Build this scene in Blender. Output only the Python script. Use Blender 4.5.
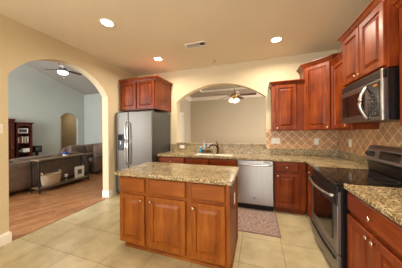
import bpy, bmesh, math, random
from mathutils import Vector, Matrix
random.seed(7)
for o in list(bpy.data.objects): bpy.data.objects.remove(o)
SC = bpy.context.scene
COL = SC.collection
R = math.radians
PI = math.pi

# ------------------------------------------------------------------ camera
cam_d = bpy.data.cameras.new('camera'); cam = bpy.data.objects.new('camera', cam_d); COL.objects.link(cam)
FPX = 170.0
cam_d.sensor_fit = 'HORIZONTAL'; cam_d.sensor_width = 36.0; cam_d.lens = 36.0 * FPX / 402.0
cam_d.clip_start = 0.02; cam_d.clip_end = 200
cam_d.shift_y = -(134 - 131.1) / 402.0
cam.location = (0, 0, 1.39)
cam.rotation_euler = (Matrix.Rotation(0.321, 4, 'Z') @ Matrix.Rotation(R(90), 4, 'X') @ Matrix.Rotation(0.0085 * -1, 4, 'Z')).to_euler()
SC.camera = cam

# ------------------------------------------------------------------ world, fill lamps, exposure
w = bpy.data.worlds.new('world'); SC.world = w; w.use_nodes = True
bg = w.node_tree.nodes['Background']; bg.inputs[0].default_value = (0.80, 0.88, 1.0, 1); bg.inputs[1].default_value = 1.2
def area(name, loc, rot, sx, sy, power, col=(1, 1, 1)):
    l = bpy.data.lights.new(name, 'AREA'); l.shape = 'RECTANGLE'; l.size = sx; l.size_y = sy; l.energy = power; l.color = col
    o = bpy.data.objects.new(name, l); COL.objects.link(o); o.location = loc; o.rotation_euler = rot
    return o
# unseen fill lamps added behind the photographer, in the living room and in the room beyond the pass-through
area('fill_kitchen', (-0.8, -5.42, 1.55), (R(118), 0, 0), 3.6, 1.8, 130, (0.96, 0.97, 1.0))
area('fill_side', (-2.93, -2.4, 1.5), (R(118), 0, R(-90)), 3.0, 1.8, 260, (0.96, 0.97, 1.0))  # added lamp on a solid wall, tilted up to brighten the ceiling
area('fill_living', (-5.6, -1.92, 1.7), (R(90), 0, 0), 3.2, 2.0, 330, (0.92, 0.96, 1.0))
area('fill_dining', (3.82, 5.3, 1.6), (R(90), 0, R(90)), 1.8, 1.6, 175, (1.0, 0.95, 0.86))
vs = SC.view_settings
SC.display_settings.display_device = 'sRGB'
vs.view_transform = 'Standard'; vs.look = 'None'; vs.exposure = 0.12; vs.gamma = 1.0
try: vs.use_curve_mapping = False
except Exception: pass
CAN_POWER = 16

# ------------------------------------------------------------------ materials
def lin(c):
    return tuple(((x / 255) / 12.92 if x / 255 <= 0.04045 else ((x / 255 + 0.055) / 1.055) ** 2.4) for x in c)
def base(name, rough=0.5, metal=0.0, col=None, spec=None, coat=0.0):
    m = bpy.data.materials.new(name); m.use_nodes = True
    nt = m.node_tree; b = nt.nodes['Principled BSDF']
    b.inputs['Roughness'].default_value = rough; b.inputs['Metallic'].default_value = metal
    if spec is not None: b.inputs['Specular IOR Level'].default_value = spec
    if coat: b.inputs['Coat Weight'].default_value = coat; b.inputs['Coat Roughness'].default_value = 0.15
    if col: b.inputs['Base Color'].default_value = (*lin(col), 1)
    return m, nt, b
def N(nt, t, **kw):
    n = nt.nodes.new(t)
    for k, v in kw.items():
        if k in n.inputs: n.inputs[k].default_value = v
        else: setattr(n, k, v)
    return n
def ramp(nt, fac, stops):
    r = nt.nodes.new('ShaderNodeValToRGB')
    e = r.color_ramp.elements
    e[0].position = stops[0][0]; e[0].color = (*lin(stops[0][1]), 1)
    e[1].position = stops[-1][0]; e[1].color = (*lin(stops[-1][1]), 1)
    for p, c in stops[1:-1]:
        k = e.new(p); k.color = (*lin(c), 1)
    nt.links.new(fac, r.inputs[0]); return r.outputs[0]
def coords(nt, scale=(1, 1, 1), rot=(0, 0, 0), loc=(0, 0, 0)):
    tc = nt.nodes.new('ShaderNodeTexCoord'); mp = nt.nodes.new('ShaderNodeMapping')
    mp.inputs['Scale'].default_value = scale; mp.inputs['Rotation'].default_value = rot; mp.inputs['Location'].default_value = loc
    nt.links.new(tc.outputs['Object'], mp.inputs[0]); return mp.outputs[0]
def bump(nt, b, h, strength, dist=0.002):
    bp = nt.nodes.new('ShaderNodeBump'); bp.inputs['Strength'].default_value = strength; bp.inputs['Distance'].default_value = dist
    nt.links.new(h, bp.inputs['Height']); nt.links.new(bp.outputs[0], b.inputs['Normal'])
def plain(name, col, rough=0.5, metal=0.0, var=0.06, scale=6.0, **k):
    m, nt, b = base(name, rough, metal, **k)
    n = N(nt, 'ShaderNodeTexNoise', Scale=scale, Detail=3.0)
    nt.links.new(coords(nt), n.inputs['Vector'])
    lo = tuple(max(0, c * (1 - var)) for c in col); hi = tuple(min(255, c * (1 + var)) for c in col)
    nt.links.new(ramp(nt, n.outputs[0], [(0.3, lo), (0.7, hi)]), b.inputs['Base Color'])
    return m
def plaster(name, col, bmp=0.25):
    m, nt, b = base(name, 0.8)
    n = N(nt, 'ShaderNodeTexNoise', Scale=1.3, Detail=2.0); v = coords(nt)
    nt.links.new(v, n.inputs['Vector'])
    lo = tuple(c * .975 for c in col)
    nt.links.new(ramp(nt, n.outputs[0], [(0.3, lo), (0.7, col)]), b.inputs['Base Color'])
    n2 = N(nt, 'ShaderNodeTexNoise', Scale=28.0, Detail=3.0); nt.links.new(v, n2.inputs['Vector'])
    bump(nt, b, n2.outputs[0], bmp, 0.004)
    return m
def wood(name, c0, c1, c2, axis='z', rough=0.36, sc=1.0, coat=0.0):
    m, nt, b = base(name, rough, coat=coat, spec=0.28)
    s = {'z': (9, 9, 0.9), 'x': (0.9, 9, 9), 'y': (9, 0.9, 9)}[axis]
    v = coords(nt, tuple(q * sc for q in s))
    n = N(nt, 'ShaderNodeTexNoise', Scale=2.2, Detail=6.0, Roughness=0.6, Distortion=0.6)
    nt.links.new(v, n.inputs['Vector'])
    n2 = N(nt, 'ShaderNodeTexNoise', Scale=2.1, Detail=2.0); nt.links.new(coords(nt), n2.inputs['Vector'])
    mx = N(nt, 'ShaderNodeMath', operation='ADD'); mu = N(nt, 'ShaderNodeMath', operation='MULTIPLY'); mu.inputs[1].default_value = 0.5
    nt.links.new(n.outputs[0], mx.inputs[0]); nt.links.new(n2.outputs[0], mx.inputs[1]); nt.links.new(mx.outputs[0], mu.inputs[0])
    nt.links.new(ramp(nt, mu.outputs[0], [(0.34, c0), (0.5, c1), (0.66, c2)]), b.inputs['Base Color'])
    bump(nt, b, n.outputs[0], 0.08, 0.001)
    return m
def granite(name):
    m, nt, b = base(name, 0.16, spec=0.5)
    v = coords(nt)
    n1 = N(nt, 'ShaderNodeTexNoise', Scale=7.0, Detail=4.0, Roughness=0.6); nt.links.new(v, n1.inputs['Vector'])
    base_c = ramp(nt, n1.outputs[0], [(0.3, (126, 108, 74)), (0.5, (170, 150, 110)), (0.68, (200, 182, 142))])
    n2 = N(nt, 'ShaderNodeTexNoise', Scale=48.0, Detail=3.0, Roughness=0.7); nt.links.new(v, n2.inputs['Vector'])
    f2 = ramp(nt, n2.outputs[0], [(0.50, (0, 0, 0)), (0.56, (255, 255, 255))])
    n3 = N(nt, 'ShaderNodeTexNoise', Scale=85.0, Detail=2.0, Roughness=0.6); nt.links.new(v, n3.inputs['Vector'])
    f3 = ramp(nt, n3.outputs[0], [(0.56, (0, 0, 0)), (0.61, (255, 255, 255))])
    n4 = N(nt, 'ShaderNodeTexNoise', Scale=60.0, Detail=2.0); nt.links.new(coords(nt, loc=(3, 1, 2)), n4.inputs['Vector'])
    f4 = ramp(nt, n4.outputs[0], [(0.57, (0, 0, 0)), (0.64, (255, 255, 255))])
    def mix(fac, a, cb):
        x = nt.nodes.new('ShaderNodeMix'); x.data_type = 'RGBA'
        nt.links.new(fac, x.inputs[0]); nt.links.new(a, x.inputs[6]); x.inputs[7].default_value = (*lin(cb), 1)
        return x.outputs[2]
    c = mix(f2, base_c, (118, 92, 56)); c = mix(f4, c, (206, 192, 156)); c = mix(f3, c, (48, 40, 30))
    nt.links.new(c, b.inputs['Base Color'])
    return m
def tiles(name, size, mortar, c1, c2, cm, plane='xy', ang=0.0, off=(0, 0), rough=0.35, mott=0.5, bmp=0.5, msc=6.0):
    """square tiles by a brick texture; plane picks the two object axes"""
    m, nt, b = base(name, rough)
    tc = nt.nodes.new('ShaderNodeTexCoord'); sp = nt.nodes.new('ShaderNodeSeparateXYZ'); cb = nt.nodes.new('ShaderNodeCombineXYZ')
    nt.links.new(tc.outputs['Object'], sp.inputs[0])
    ix = 'XYZ'.index(plane[0].upper()); iy = 'XYZ'.index(plane[1].upper())
    nt.links.new(sp.outputs[ix], cb.inputs[0]); nt.links.new(sp.outputs[iy], cb.inputs[1])
    mp = nt.nodes.new('ShaderNodeMapping'); mp.inputs['Rotation'].default_value = (0, 0, ang); mp.inputs['Location'].default_value = (off[0], off[1], 0)
    nt.links.new(cb.outputs[0], mp.inputs[0])
    bt = nt.nodes.new('ShaderNodeTexBrick'); bt.offset = 0; bt.squash = 1
    bt.inputs['Scale'].default_value = 1; bt.inputs['Brick Width'].default_value = size[0]; bt.inputs['Row Height'].default_value = size[1]
    bt.inputs['Mortar Size'].default_value = mortar; bt.inputs['Mortar Smooth'].default_value = 0.2
    bt.inputs['Color1'].default_value = (*lin(c1), 1); bt.inputs['Color2'].default_value = (*lin(c2), 1); bt.inputs['Mortar'].default_value = (*lin(cm), 1)
    nt.links.new(mp.outputs[0], bt.inputs['Vector'])
    n = N(nt, 'ShaderNodeTexNoise', Scale=msc, Detail=5.0, Roughness=0.6); nt.links.new(tc.outputs['Object'], n.inputs['Vector'])
    g = ramp(nt, n.outputs[0], [(0.3, (205, 200, 188)), (0.7, (255, 255, 255))])
    mx = nt.nodes.new('ShaderNodeMix'); mx.data_type = 'RGBA'; mx.blend_type = 'MULTIPLY'; mx.inputs[0].default_value = mott
    nt.links.new(bt.outputs[0], mx.inputs[6]); nt.links.new(g, mx.inputs[7]); nt.links.new(mx.outputs[2], b.inputs['Base Color'])
    inv = N(nt, 'ShaderNodeMath', operation='SUBTRACT'); inv.inputs[0].default_value = 1.0; nt.links.new(bt.outputs['Fac'], inv.inputs[1])
    bump(nt, b, inv.outputs[0], bmp, 0.002)
    return m, bt
def glow(name, col, strength):
    m, nt, b = base(name, 0.4, col=col)
    b.inputs['Emission Color'].default_value = (*lin(col), 1); b.inputs['Emission Strength'].default_value = strength
    return m
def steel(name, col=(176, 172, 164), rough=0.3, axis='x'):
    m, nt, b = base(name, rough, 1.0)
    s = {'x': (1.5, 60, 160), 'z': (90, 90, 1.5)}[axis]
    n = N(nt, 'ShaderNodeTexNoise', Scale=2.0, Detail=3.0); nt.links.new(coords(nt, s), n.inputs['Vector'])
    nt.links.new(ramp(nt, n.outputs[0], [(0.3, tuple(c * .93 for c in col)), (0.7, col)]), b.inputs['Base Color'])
    return m

M = {}
M['wall'] = plaster('wall_paint', (212, 196, 162))
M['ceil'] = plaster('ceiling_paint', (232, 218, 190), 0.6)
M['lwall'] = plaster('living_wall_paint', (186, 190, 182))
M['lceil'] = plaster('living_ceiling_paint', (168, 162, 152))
M['dwall'] = plaster('dining_wall_paint', (196, 186, 164))
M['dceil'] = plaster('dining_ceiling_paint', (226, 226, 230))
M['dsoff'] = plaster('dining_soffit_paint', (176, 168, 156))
M['hall'] = plaster('hall_paint', (168, 150, 115))
M['white'] = plain('white_trim_paint', (235, 230, 220), 0.4, var=.01)
M['cherry'] = wood('cherry_wood', (78, 29, 8), (118, 48, 13), (152, 76, 25))
M['cherry_h'] = wood('cherry_wood_horizontal', (78, 29, 8), (118, 48, 13), (152, 76, 25), 'x')
M['honey'] = wood('honey_brown_wood', (110, 54, 14), (138, 74, 21), (164, 98, 34))  # the cherry grain in lighter, more golden tones
M['honey_h'] = wood('honey_brown_wood_horizontal', (110, 54, 14), (138, 74, 21), (164, 98, 34), 'x')
M['granite'] = granite('speckled_granite')
M['floor'], _ = tiles('floor_tile', (0.465, 0.465), 0.0035, (198, 184, 148), (190, 175, 138), (138, 122, 92), 'xy', 0, (0.2 + 0.465 * 20, -1.83 + 0.465 * 20), 0.3, 0.8, 0.3, 5.0)
M['splash_b'], _ = tiles('backsplash_tile', (0.108, 0.108), 0.0042, (214, 164, 114), (182, 134, 92), (244, 228, 194), 'xz', R(45), (3.0, 3.0), 0.35, 0.8, 0.5, 14)
M['splash_r'], _ = tiles('backsplash_tile_side', (0.108, 0.108), 0.0042, (214, 164, 114), (182, 134, 92), (244, 228, 194), 'yz', R(45), (3.0, 3.0), 0.35, 0.8, 0.5, 14)
M['planks'], bt = tiles('wood_plank_floor', (1.2, 0.10), 0.0012, (192, 138, 94), (162, 110, 72), (112, 72, 44), 'xy', R(-65), (20, 20), 0.28, 0.9, 0.2, 9)
bt.offset = 0.4
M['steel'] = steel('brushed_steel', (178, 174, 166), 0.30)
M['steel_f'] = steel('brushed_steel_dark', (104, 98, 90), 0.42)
M['steel_m'] = steel('brushed_steel_mid', (132, 128, 122), 0.36)
M['steel_r'] = steel('brushed_steel_range', (156, 152, 152), 0.42)
M['steel_v'] = steel('brushed_steel_door', (196, 197, 200), 0.34, 'z')
M['chrome'] = plain('polished_chrome', (196, 192, 186), 0.32, 1.0, var=.02)
M['nickel'] = plain('satin_nickel', (214, 202, 178), 0.25, 1.0, var=.02)
M['panelglass'] = plain('control_panel_glass', (14, 13, 13), 0.28, var=.1)
M['black'] = plain('black_enamel', (16, 14, 14), 0.3, var=.1)
M['blackglass'] = plain('black_glass', (10, 9, 9), 0.07, var=.1)
M['darkgrey'] = plain('dark_grey_side', (62, 60, 58), 0.4, var=.05)
M['bronze'] = plain('oil_rubbed_bronze', (74, 52, 38), 0.3, 0.8, var=.1)
M['ceramic'] = plain('white_ceramic', (240, 236, 228), 0.2, var=.01)
M['leather'] = plain('brown_leather', (98, 78, 66), 0.42, var=.15)
M['iron'] = plain('black_iron', (30, 26, 24), 0.5, var=.1)
M['ctop'] = wood('weathered_wood', (92, 76, 58), (114, 96, 74), (132, 112, 88), 'y', 0.5, coat=0)
M['dkwood'] = wood('dark_cherry_wood', (52, 20, 14), (74, 28, 18), (92, 38, 24), coat=0.1)
M['blade'] = wood('fan_blade_wood', (60, 24, 16), (80, 34, 22), (98, 46, 30), 'x', coat=0.1)
M['lamp'] = glow('frosted_lamp_glass', (255, 236, 200), 4)
M['lampw'] = glow('frosted_bowl_glass', (255, 250, 240), 4)
M['can'] = glow('recessed_lamp_lens', (255, 246, 228), 14)
M['paper'] = plain('white_paper', (232, 228, 222), 0.6, var=.02)
M['photo'] = plain('dark_print', (72, 62, 66), 0.4, var=.6, scale=40)

# ------------------------------------------------------------------ mesh helpers
class MB:
    def __init__(s): s.v = []; s.f = []; s.sm = []
    def add(s, vs_, fs, smooth=False):
        k = len(s.v); s.v += [tuple(q) for q in vs_]
        for f in fs: s.f.append([i + k for i in f]); s.sm.append(smooth)
        return s
    def box(s, x0, x1, y0, y1, z0, z1):
        x0, x1 = min(x0, x1), max(x0, x1); y0, y1 = min(y0, y1), max(y0, y1); z0, z1 = min(z0, z1), max(z0, z1)
        return s.add([(x, y, z) for z in (z0, z1) for y in (y0, y1) for x in (x0, x1)],
                     [(0, 2, 3, 1), (4, 5, 7, 6), (0, 1, 5, 4), (1, 3, 7, 5), (3, 2, 6, 7), (2, 0, 4, 6)])
    def prism(s, pts, axis, a, b, smooth=False):
        """pts: closed 2-D outline, extruded along axis from a to b"""
        def P(p, t):
            return {'x': (t, p[0], p[1]), 'y': (p[0], t, p[1]), 'z': (p[0], p[1], t)}[axis]
        n = len(pts); v_ = [P(p, a) for p in pts] + [P(p, b) for p in pts]
        k = len(s.v); s.v += v_
        s.f.append([k + i for i in range(n)][::-1]); s.sm.append(False)
        s.f.append([k + n + i for i in range(n)]); s.sm.append(False)
        for i in range(n):
            j = (i + 1) % n; s.f.append([k + i, k + j, k + n + j, k + n + i]); s.sm.append(smooth)
        return s
    def tube(s, path, r, n=10, cap=True, flat=1.0):
        path = [Vector(p) for p in path]; rs = r if isinstance(r, (list, tuple)) else [r] * len(path)
        rings = []; up = Vector((0, 0, 1))
        for i, p in enumerate(path):
            t = (path[min(i + 1, len(path) - 1)] - path[max(i - 1, 0)]).normalized()
            a = t.cross(up)
            if a.length < 1e-3: a = t.cross(Vector((0, 1, 0)))
            a.normalize(); b_ = a.cross(t).normalized()
            rings.append([p + a * rs[i] * math.cos(q * 2 * PI / n) + b_ * rs[i] * flat * math.sin(q * 2 * PI / n) for q in range(n)])
        return s.rings(rings, cap)
    def rings(s, rings, cap=True, smooth=True):
        k = len(s.v); n = len(rings[0])
        for r_ in rings: s.v += [tuple(q) for q in r_]
        for i in range(len(rings) - 1):
            for q in range(n):
                a = k + i * n + q; b_ = k + i * n + (q + 1) % n
                s.f.append([a, b_, b_ + n, a + n]); s.sm.append(smooth)
        if cap:
            s.f.append([k + q for q in range(n)][::-1]); s.sm.append(False)
            m_ = k + (len(rings) - 1) * n; s.f.append([m_ + q for q in range(n)]); s.sm.append(False)
        return s
    def lathe(s, prof, c=(0, 0, 0), n=20, axis='z', cap=True):
        rg = []
        for r_, h_ in prof:
            ring = []
            for q in range(n):
                a = q * 2 * PI / n; x, y = r_ * math.cos(a), r_ * math.sin(a)
                p = {'z': (x, y, h_), 'y': (x, h_, y), 'x': (h_, x, y)}[axis]
                ring.append((p[0] + c[0], p[1] + c[1], p[2] + c[2]))
            rg.append(ring)
        return s.rings(rg, cap)
    def sphere(s, c, rx, ry, rz, n=12):
        rg = []
        for i in range(n + 1):
            a = -PI / 2 + PI * i / n; cr = max(math.cos(a), 0.02)
            rg.append([(c[0] + rx * cr * math.cos(q * 2 * PI / 16), c[1] + ry * cr * math.sin(q * 2 * PI / 16), c[2] + rz * math.sin(a)) for q in range(16)])
        return s.rings(rg)
    def frame(s, w, h, prof, back=0.0):
        """nested rectangles facing -y: prof = [(inset, y)...]; w,h from origin corner"""
        rg = [[(i, y, i), (w - i, y, i), (w - i, y, h - i), (i, y, h - i)] for i, y in prof]
        k = len(s.v)
        rg = [[(0, back, 0), (w, back, 0), (w, back, h), (0, back, h)]] + rg
        return s.rings(rg, True, False)
    def moved(s, dx=0, dy=0, dz=0):
        s.v = [(a + dx, b + dy, c + dz) for a, b, c in s.v]; return s
    def xf(s, m):
        s.v = [tuple(m @ Vector(q)) for q in s.v]; return s
    def obj(s, name, mat, parent=None, bevel=0.0, seg=2, loc=None):
        me = bpy.data.meshes.new(name); me.from_pydata(s.v, [], s.f); me.update()
        bm = bmesh.new(); bm.from_mesh(me)
        for i, f in enumerate(bm.faces): f.smooth = s.sm[i]
        bmesh.ops.recalc_face_normals(bm, faces=bm.faces)
        bm.to_mesh(me); bm.free()
        me.materials.append(mat)
        o = bpy.data.objects.new(name, me); COL.objects.link(o)
        if parent: o.parent = parent
        if loc: o.location = loc
        if bevel:
            b_ = o.modifiers.new('bevel', 'BEVEL'); b_.width = bevel; b_.segments = seg; b_.limit_method = 'ANGLE'; b_.angle_limit = R(50)
        return o
def tag(o, label, cat, group=None):
    o['label'] = label; o['category'] = cat
    if group: o['group'] = group
    return o
def thing(name, label, cat, loc=(0, 0, 0), rz=0.0, group=None):
    o = bpy.data.objects.new(name, None); COL.objects.link(o); o.location = loc; o.rotation_euler = (0, 0, rz)
    o.empty_display_size = 0.1
    return tag(o, label, cat, group)
def struct(name, mb, mat, **k):
    o = mb.obj(name, mat, **k); o['kind'] = 'structure'; return o
def copy_tree(o, parent=None):
    c = o.copy(); COL.objects.link(c)
    if parent: c.parent = parent
    for ch in list(o.children): copy_tree(ch, c)
    return c

# ------------------------------------------------------------------ the rooms
YB, XR, XL, HC = 3.75, 1.40, -3.0, 2.86
TH = 0.16
def arch_z(t, c, half, spring, rise):
    Rr = (half * half + rise * rise) / (2 * rise)
    return spring + rise - Rr + math.sqrt(max(Rr * Rr - (t - c) ** 2, 0))
def arch_wall(name, mat, axis, a, b, t0, t1, zb, zt, o0, o1, sill, spring, rise, n=28):
    """wall across [t0,t1] x [zb,zt] with an arched opening [o0,o1]"""
    m = MB()
    def pr(pts): m.prism(pts, axis, a, b)
    pr([(t0, zb), (o0, zb), (o0, zt), (t0, zt)]); pr([(o1, zb), (t1, zb), (t1, zt), (o1, zt)])
    if sill > zb: pr([(o0, zb), (o1, zb), (o1, sill), (o0, sill)])
    c = (o0 + o1) / 2; half = (o1 - o0) / 2
    for i in range(n):
        p, q = o0 + (o1 - o0) * i / n, o0 + (o1 - o0) * (i + 1) / n
        pr([(p, arch_z(p, c, half, spring, rise)), (q, arch_z(q, c, half, spring, rise)), (q, zt), (p, zt)])
    return struct(name, m, mat)
# tiled kitchen floor and plank living-room floor
struct('floor', MB().box(XL, XR + TH, -5.5, YB + TH, -0.05, 0), M['floor'])
struct('floor_living', MB().box(-9.6, XL, -2.0, 6.1, -0.05, 0), M['planks'])
struct('floor_dining', MB().box(-3.0, 3.9, YB + TH, 7.1, -0.05, 0), M['planks'])
struct('ceiling', MB().box(XL - TH, XR + TH, -5.5, YB + TH, HC, HC + 0.1), M['ceil'])
arch_wall('wall_back', M['wall'], 'y', YB, YB + TH, XL, XR + TH, 0, HC, -1.87, 0.166, 1.085, 2.10, 0.355)
arch_wall('wall_left', M['wall'], 'x', XL - TH, XL, -5.5, YB + TH, 0, HC, 1.275, 2.795, 0, 2.13, 0.43)
struct('wall_right', MB().box(XR, XR + TH, -5.5, YB, 0, HC), M['wall'])
# wall behind the photographer, with a wide opening added to admit light
m = MB(); m.box(XL, -2.7, -5.6, -5.5, 0, HC).box(1.1, XR, -5.6, -5.5, 0, HC).box(-2.7, 1.1, -5.6, -5.5, 0, .6).box(-2.7, 1.1, -5.6, -5.5, 2.5, HC)
struct('wall_front', m, M['wall'])
m = MB(); m.box(XL, XL + .02, -3.98, -3.9, .52, 2.48).box(XL, XL + .02, -.9, -.82, .52, 2.48).box(XL, XL + .02, -3.9, -.9, 2.40, 2.48).box(XL, XL + .02, -3.9, -.9, .52, .6).box(XL, XL + .02, -2.43, -2.37, .6, 2.4)
struct('fill_lamp_frame', m, M['white'])  # unseen frame added around the side fill lamp, solid wall behind it
# the living room: vaulted, grey
XW, YW = -8.0, 6.06
m = MB()
ah = dict(c=5.375, half=0.385, spring=2.0, rise=0.25)
def gable(y): return 3.867 - 0.3125 * (y - 3.9) if y > 1.5 else 3.867 - 0.3125 * (1.5 - 3.9) - 0.3125 * (1.5 - y)
def xprism(pts): m.prism(pts, 'x', XW - 0.12, XW)
xprism([(-2, 0), (4.99, 0), (4.99, gable(4.99)), (1.5, gable(1.5)), (-2, gable(-2))])
xprism([(5.76, 0), (YW, 0), (YW, gable(YW)), (5.76, gable(5.76))])
for i in range(14):
    p, q = 4.99 + .77 * i / 14, 4.99 + .77 * (i + 1) / 14
    xprism([(p, arch_z(p, **ah)), (q, arch_z(q, **ah)), (q, gable(q)), (p, gable(p))])
struct('wall_living_far', m, M['lwall'])
struct('wall_living_end', MB().box(XW - .12, XL - TH, YW, YW + .1, 0, gable(YW)), M['lwall'])
m = MB(); m.box(XW - .12, -7.2, -2.1, -2.0, 0, 2.9).box(-4, XL - TH, -2.1, -2.0, 0, 2.9).box(-7.2, -4, -2.1, -2.0, 0, .6).box(-7.2, -4, -2.1, -2, 2.75, 2.9)
struct('wall_living_near', m, M['lwall'])
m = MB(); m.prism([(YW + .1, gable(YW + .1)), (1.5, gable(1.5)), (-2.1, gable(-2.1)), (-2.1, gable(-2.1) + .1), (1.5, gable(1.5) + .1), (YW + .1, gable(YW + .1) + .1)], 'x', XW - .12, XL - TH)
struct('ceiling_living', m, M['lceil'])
m = MB().prism([(-2.1, 2.5), (-2.1, gable(-2.1)), (1.5, gable(1.5)), (YW + .1, gable(YW + .1)), (YW + .1, 2.5)], 'x', XL - TH + .0, XL - .02)
struct('wall_living_side', MB().prism([(-2.1, HC + .1), (-2.1, gable(-2.1)), (1.5, gable(1.5)), (YW + .1, gable(YW + .1)), (YW + .1, HC + .1)], 'x', XL - TH, XL), M['lwall'])
struct('wall_living_side_low', MB().box(XL - TH, XL - .02, YB + TH, YW + .1, 0, HC + .1), M['lwall'])
# hall beyond the small arch
m = MB(); m.box(-9.6, XW - .12, 4.8, 4.9, 0, 2.5).box(-9.6, XW - .12, 6.0, 6.1, 0, 2.5).box(-9.6, -9.5, 4.9, 6.0, 0, 2.5).box(-9.6, XW - .12, 4.9, 6.0, 2.5, 2.6)
struct('wall_hall', m, M['hall'])
m = MB(); m.box(-9.5, -9.47, 5.42, 5.9, 0, 2.05)
d = struct('door_2', m, M['hall'])
area('hall_fill_lamp', (-8.8, 5.4, 2.45), (0, 0, 0), .3, .3, 7, (1, .9, .75))  # unseen lamp added to brighten the hall
m = MB(); m.box(-9.5, -9.455, 5.36, 5.42, 0, 2.1).box(-9.5, -9.455, 5.90, 5.96, 0, 2.1).box(-9.5, -9.455, 5.42, 5.90, 2.05, 2.1)
m.obj('door_frame', M['white'], d)
# the room beyond the pass-through: tray ceiling with crown moulding
DX0, DX1, DY1 = -2.85, 3.9, 7.1
struct('wall_dining_far', MB().box(DX0 - .1, DX1 + .1, DY1, DY1 + .1, 0, 3.3), M['dwall'])
m = MB(); m.box(DX0 - .1, DX0, YB + TH, 5.62, 0, 3.3).box(DX0 - .1, DX0, 6.32, DY1, 0, 3.3).box(DX0 - .1, DX0, 5.62, 6.32, 2.12, 3.3)
struct('wall_dining_left', m, M['dwall'])
m = MB(); m.box(DX1, DX1 + .1, YB + TH, 4.3, 0, 3.3).box(DX1, DX1 + .1, 6.3, DY1, 0, 3.3).box(DX1, DX1 + .1, 4.3, 6.3, 0, .7).box(DX1, DX1 + .1, 4.3, 6.3, 2.5, 3.3)
struct('wall_dining_right', m, M['dwall'])
struct('wall_dining_near', MB().box(XR + TH, DX1, YB, YB + TH, 0, HC), M['dwall'])
TX0, TX1, TY0, TY1 = DX0 + .85, DX1 - .85, YB + TH + .45, 6.15
m = MB(); m.box(DX0, TX0, YB + TH, DY1, HC, HC + .1).box(TX1, DX1, YB + TH, DY1, HC, HC + .1).box(TX0, TX1, YB + TH, TY0, HC, HC + .1).box(TX0, TX1, TY1, DY1, HC, HC + .1)
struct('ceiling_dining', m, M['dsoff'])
m = MB(); m.box(TX0 - .02, TX0, TY0, TY1, HC + .1, 3.16).box(TX1, TX1 + .02, TY0, TY1, HC + .1, 3.16).box(TX0, TX1, TY0 - .02, TY0, HC + .1, 3.16).box(TX0, TX1, TY1, TY1 + .02, HC + .1, 3.16)
struct('wall_dining_tray', m, M['dwall'])
struct('ceiling_dining_tray', MB().box(TX0, TX1, TY0, TY1, 3.14, 3.18), M['dceil'])
def cove(mm, x0, y0, x1, y1, z, s, nx, ny):
    """crown strip from (x0,y0) to (x1,y1); room side is (nx,ny)"""
    prof = [(0, 0), (s, 0), (s, -.02), (s * .75, -.03), (.025, -s * .8), (.02, -s), (0, -s)]
    rg = [[(x + nx * a, y + ny * a, z + b_) for a, b_ in prof] for x, y in ((x0, y0), (x1, y1))]
    mm.rings(rg, True, False)
m = MB(); cove(m, DX0, DY1, DX1, DY1, HC, .13, 0, -1); cove(m, DX0, YB + TH, DX0, DY1, HC, .13, 1, 0); cove(m, DX1, YB + TH, DX1, DY1, HC, .13, -1, 0)
m.box(TX0, TX1, TY1 - .02, TY1, HC, HC + .06).box(TX0, TX0 + .02, TY0, TY1 - .02, HC, HC + .06).box(TX1 - .02, TX1, TY0, TY1 - .02, HC, HC + .06)
struct('trim_1', m, M['white'])
# white door in its casing, left wall of that room
d = struct('door_1', MB().box(DX0 - .07, DX0 - .03, 5.66, 6.28, 0.01, 2.08), M['white'])
m = MB()
for z0, z1 in ((.2, .95), (1.1, 1.9)):
    for y0 in (5.74, 6.02): m.box(DX0 - .03, DX0 - .018, y0, y0 + .18, z0, z1)
m.obj('door_panel', M['white'], d, .006)
m = MB(); m.box(DX0 - .1, DX0 + .02, 5.60, 5.66, 0, 2.14).box(DX0 - .1, DX0 + .02, 6.28, 6.34, 0, 2.14).box(DX0 - .1, DX0 + .02, 5.66, 6.28, 2.08, 2.14)
m.obj('door_frame', M['white'], d, .004)
# baseboards
def base_prof(t=0.018, h=0.14): return [(0, 0), (t, 0), (t, h - .03), (t * .6, h - .012), (t * .35, h), (0, h)]
def bboard(name, x0, y0, x1, y1, nx, ny):
    rg = [[(x + nx * a, y + ny * a, z) for a, z in base_prof()] for x, y in ((x0, y0), (x1, y1))]
    return struct(name, MB().rings(rg, True, False), M['white'])
bboard('baseboard_left', XL, -5.5, XL, 1.275, 1, 0)
bboard('baseboard_left_jamb_near', XL - TH, 1.275, XL + .018, 1.275, 0, 1)
bboard('baseboard_left_jamb_far', XL - TH, 2.795, XL + .018, 2.795, 0, -1)
bboard('baseboard_left_far', XL, 2.795, XL, 2.88, 1, 0)
bboard('baseboard_living', XW, -2, XW, 4.99, 1, 0)
bboard('baseboard_living_end', XW, YW, XL - TH, YW, 0, -1)
# wood threshold strip in the archway
struct('trim_2', MB().box(XL - .035, XL + .0, 1.318, 2.777, 0, .008), M['planks'])

# ------------------------------------------------------------------ cabinetry
DP = 0.024
def knob(parent, x, z, y=-DP):
    m = MB().lathe([(.004, 0), (.0045, -.012), (.008, -.016), (.0145, -.022), (.0145, -.027), (.009, -.031)], (x, y, z), 14, 'y')
    return m.obj('knob', M['nickel'], parent)
def door(parent, x, z, w, h, mat, kx=None, kz=None, name='door', s=.052):
    """raised-panel door whose back lies on local y=0; kx/kz place the knob"""
    d = DP
    pr = [(0, -d + .004), (.004, -d), (s, -d), (s + .008, -d + .015), (s + .016, -d + .015), (s + .046, -d + .002), (s + .05, -d + .002)]
    o = MB().frame(w, h, pr).obj(name, mat, parent, loc=(x, 0, z))
    if kx is not None: knob(o, kx, kz)
    return o
def drawer(parent, x, z, w, h, mat, knobs=(), s=.0):
    d = DP
    o = MB().frame(w, h, [(0, -d + .008), (.006, -d + .003), (.012, -d), (.03, -d)]).obj('drawer', mat, parent, loc=(x, 0, z))
    for kx in knobs: knob(o, kx, h / 2)
    return o
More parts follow.
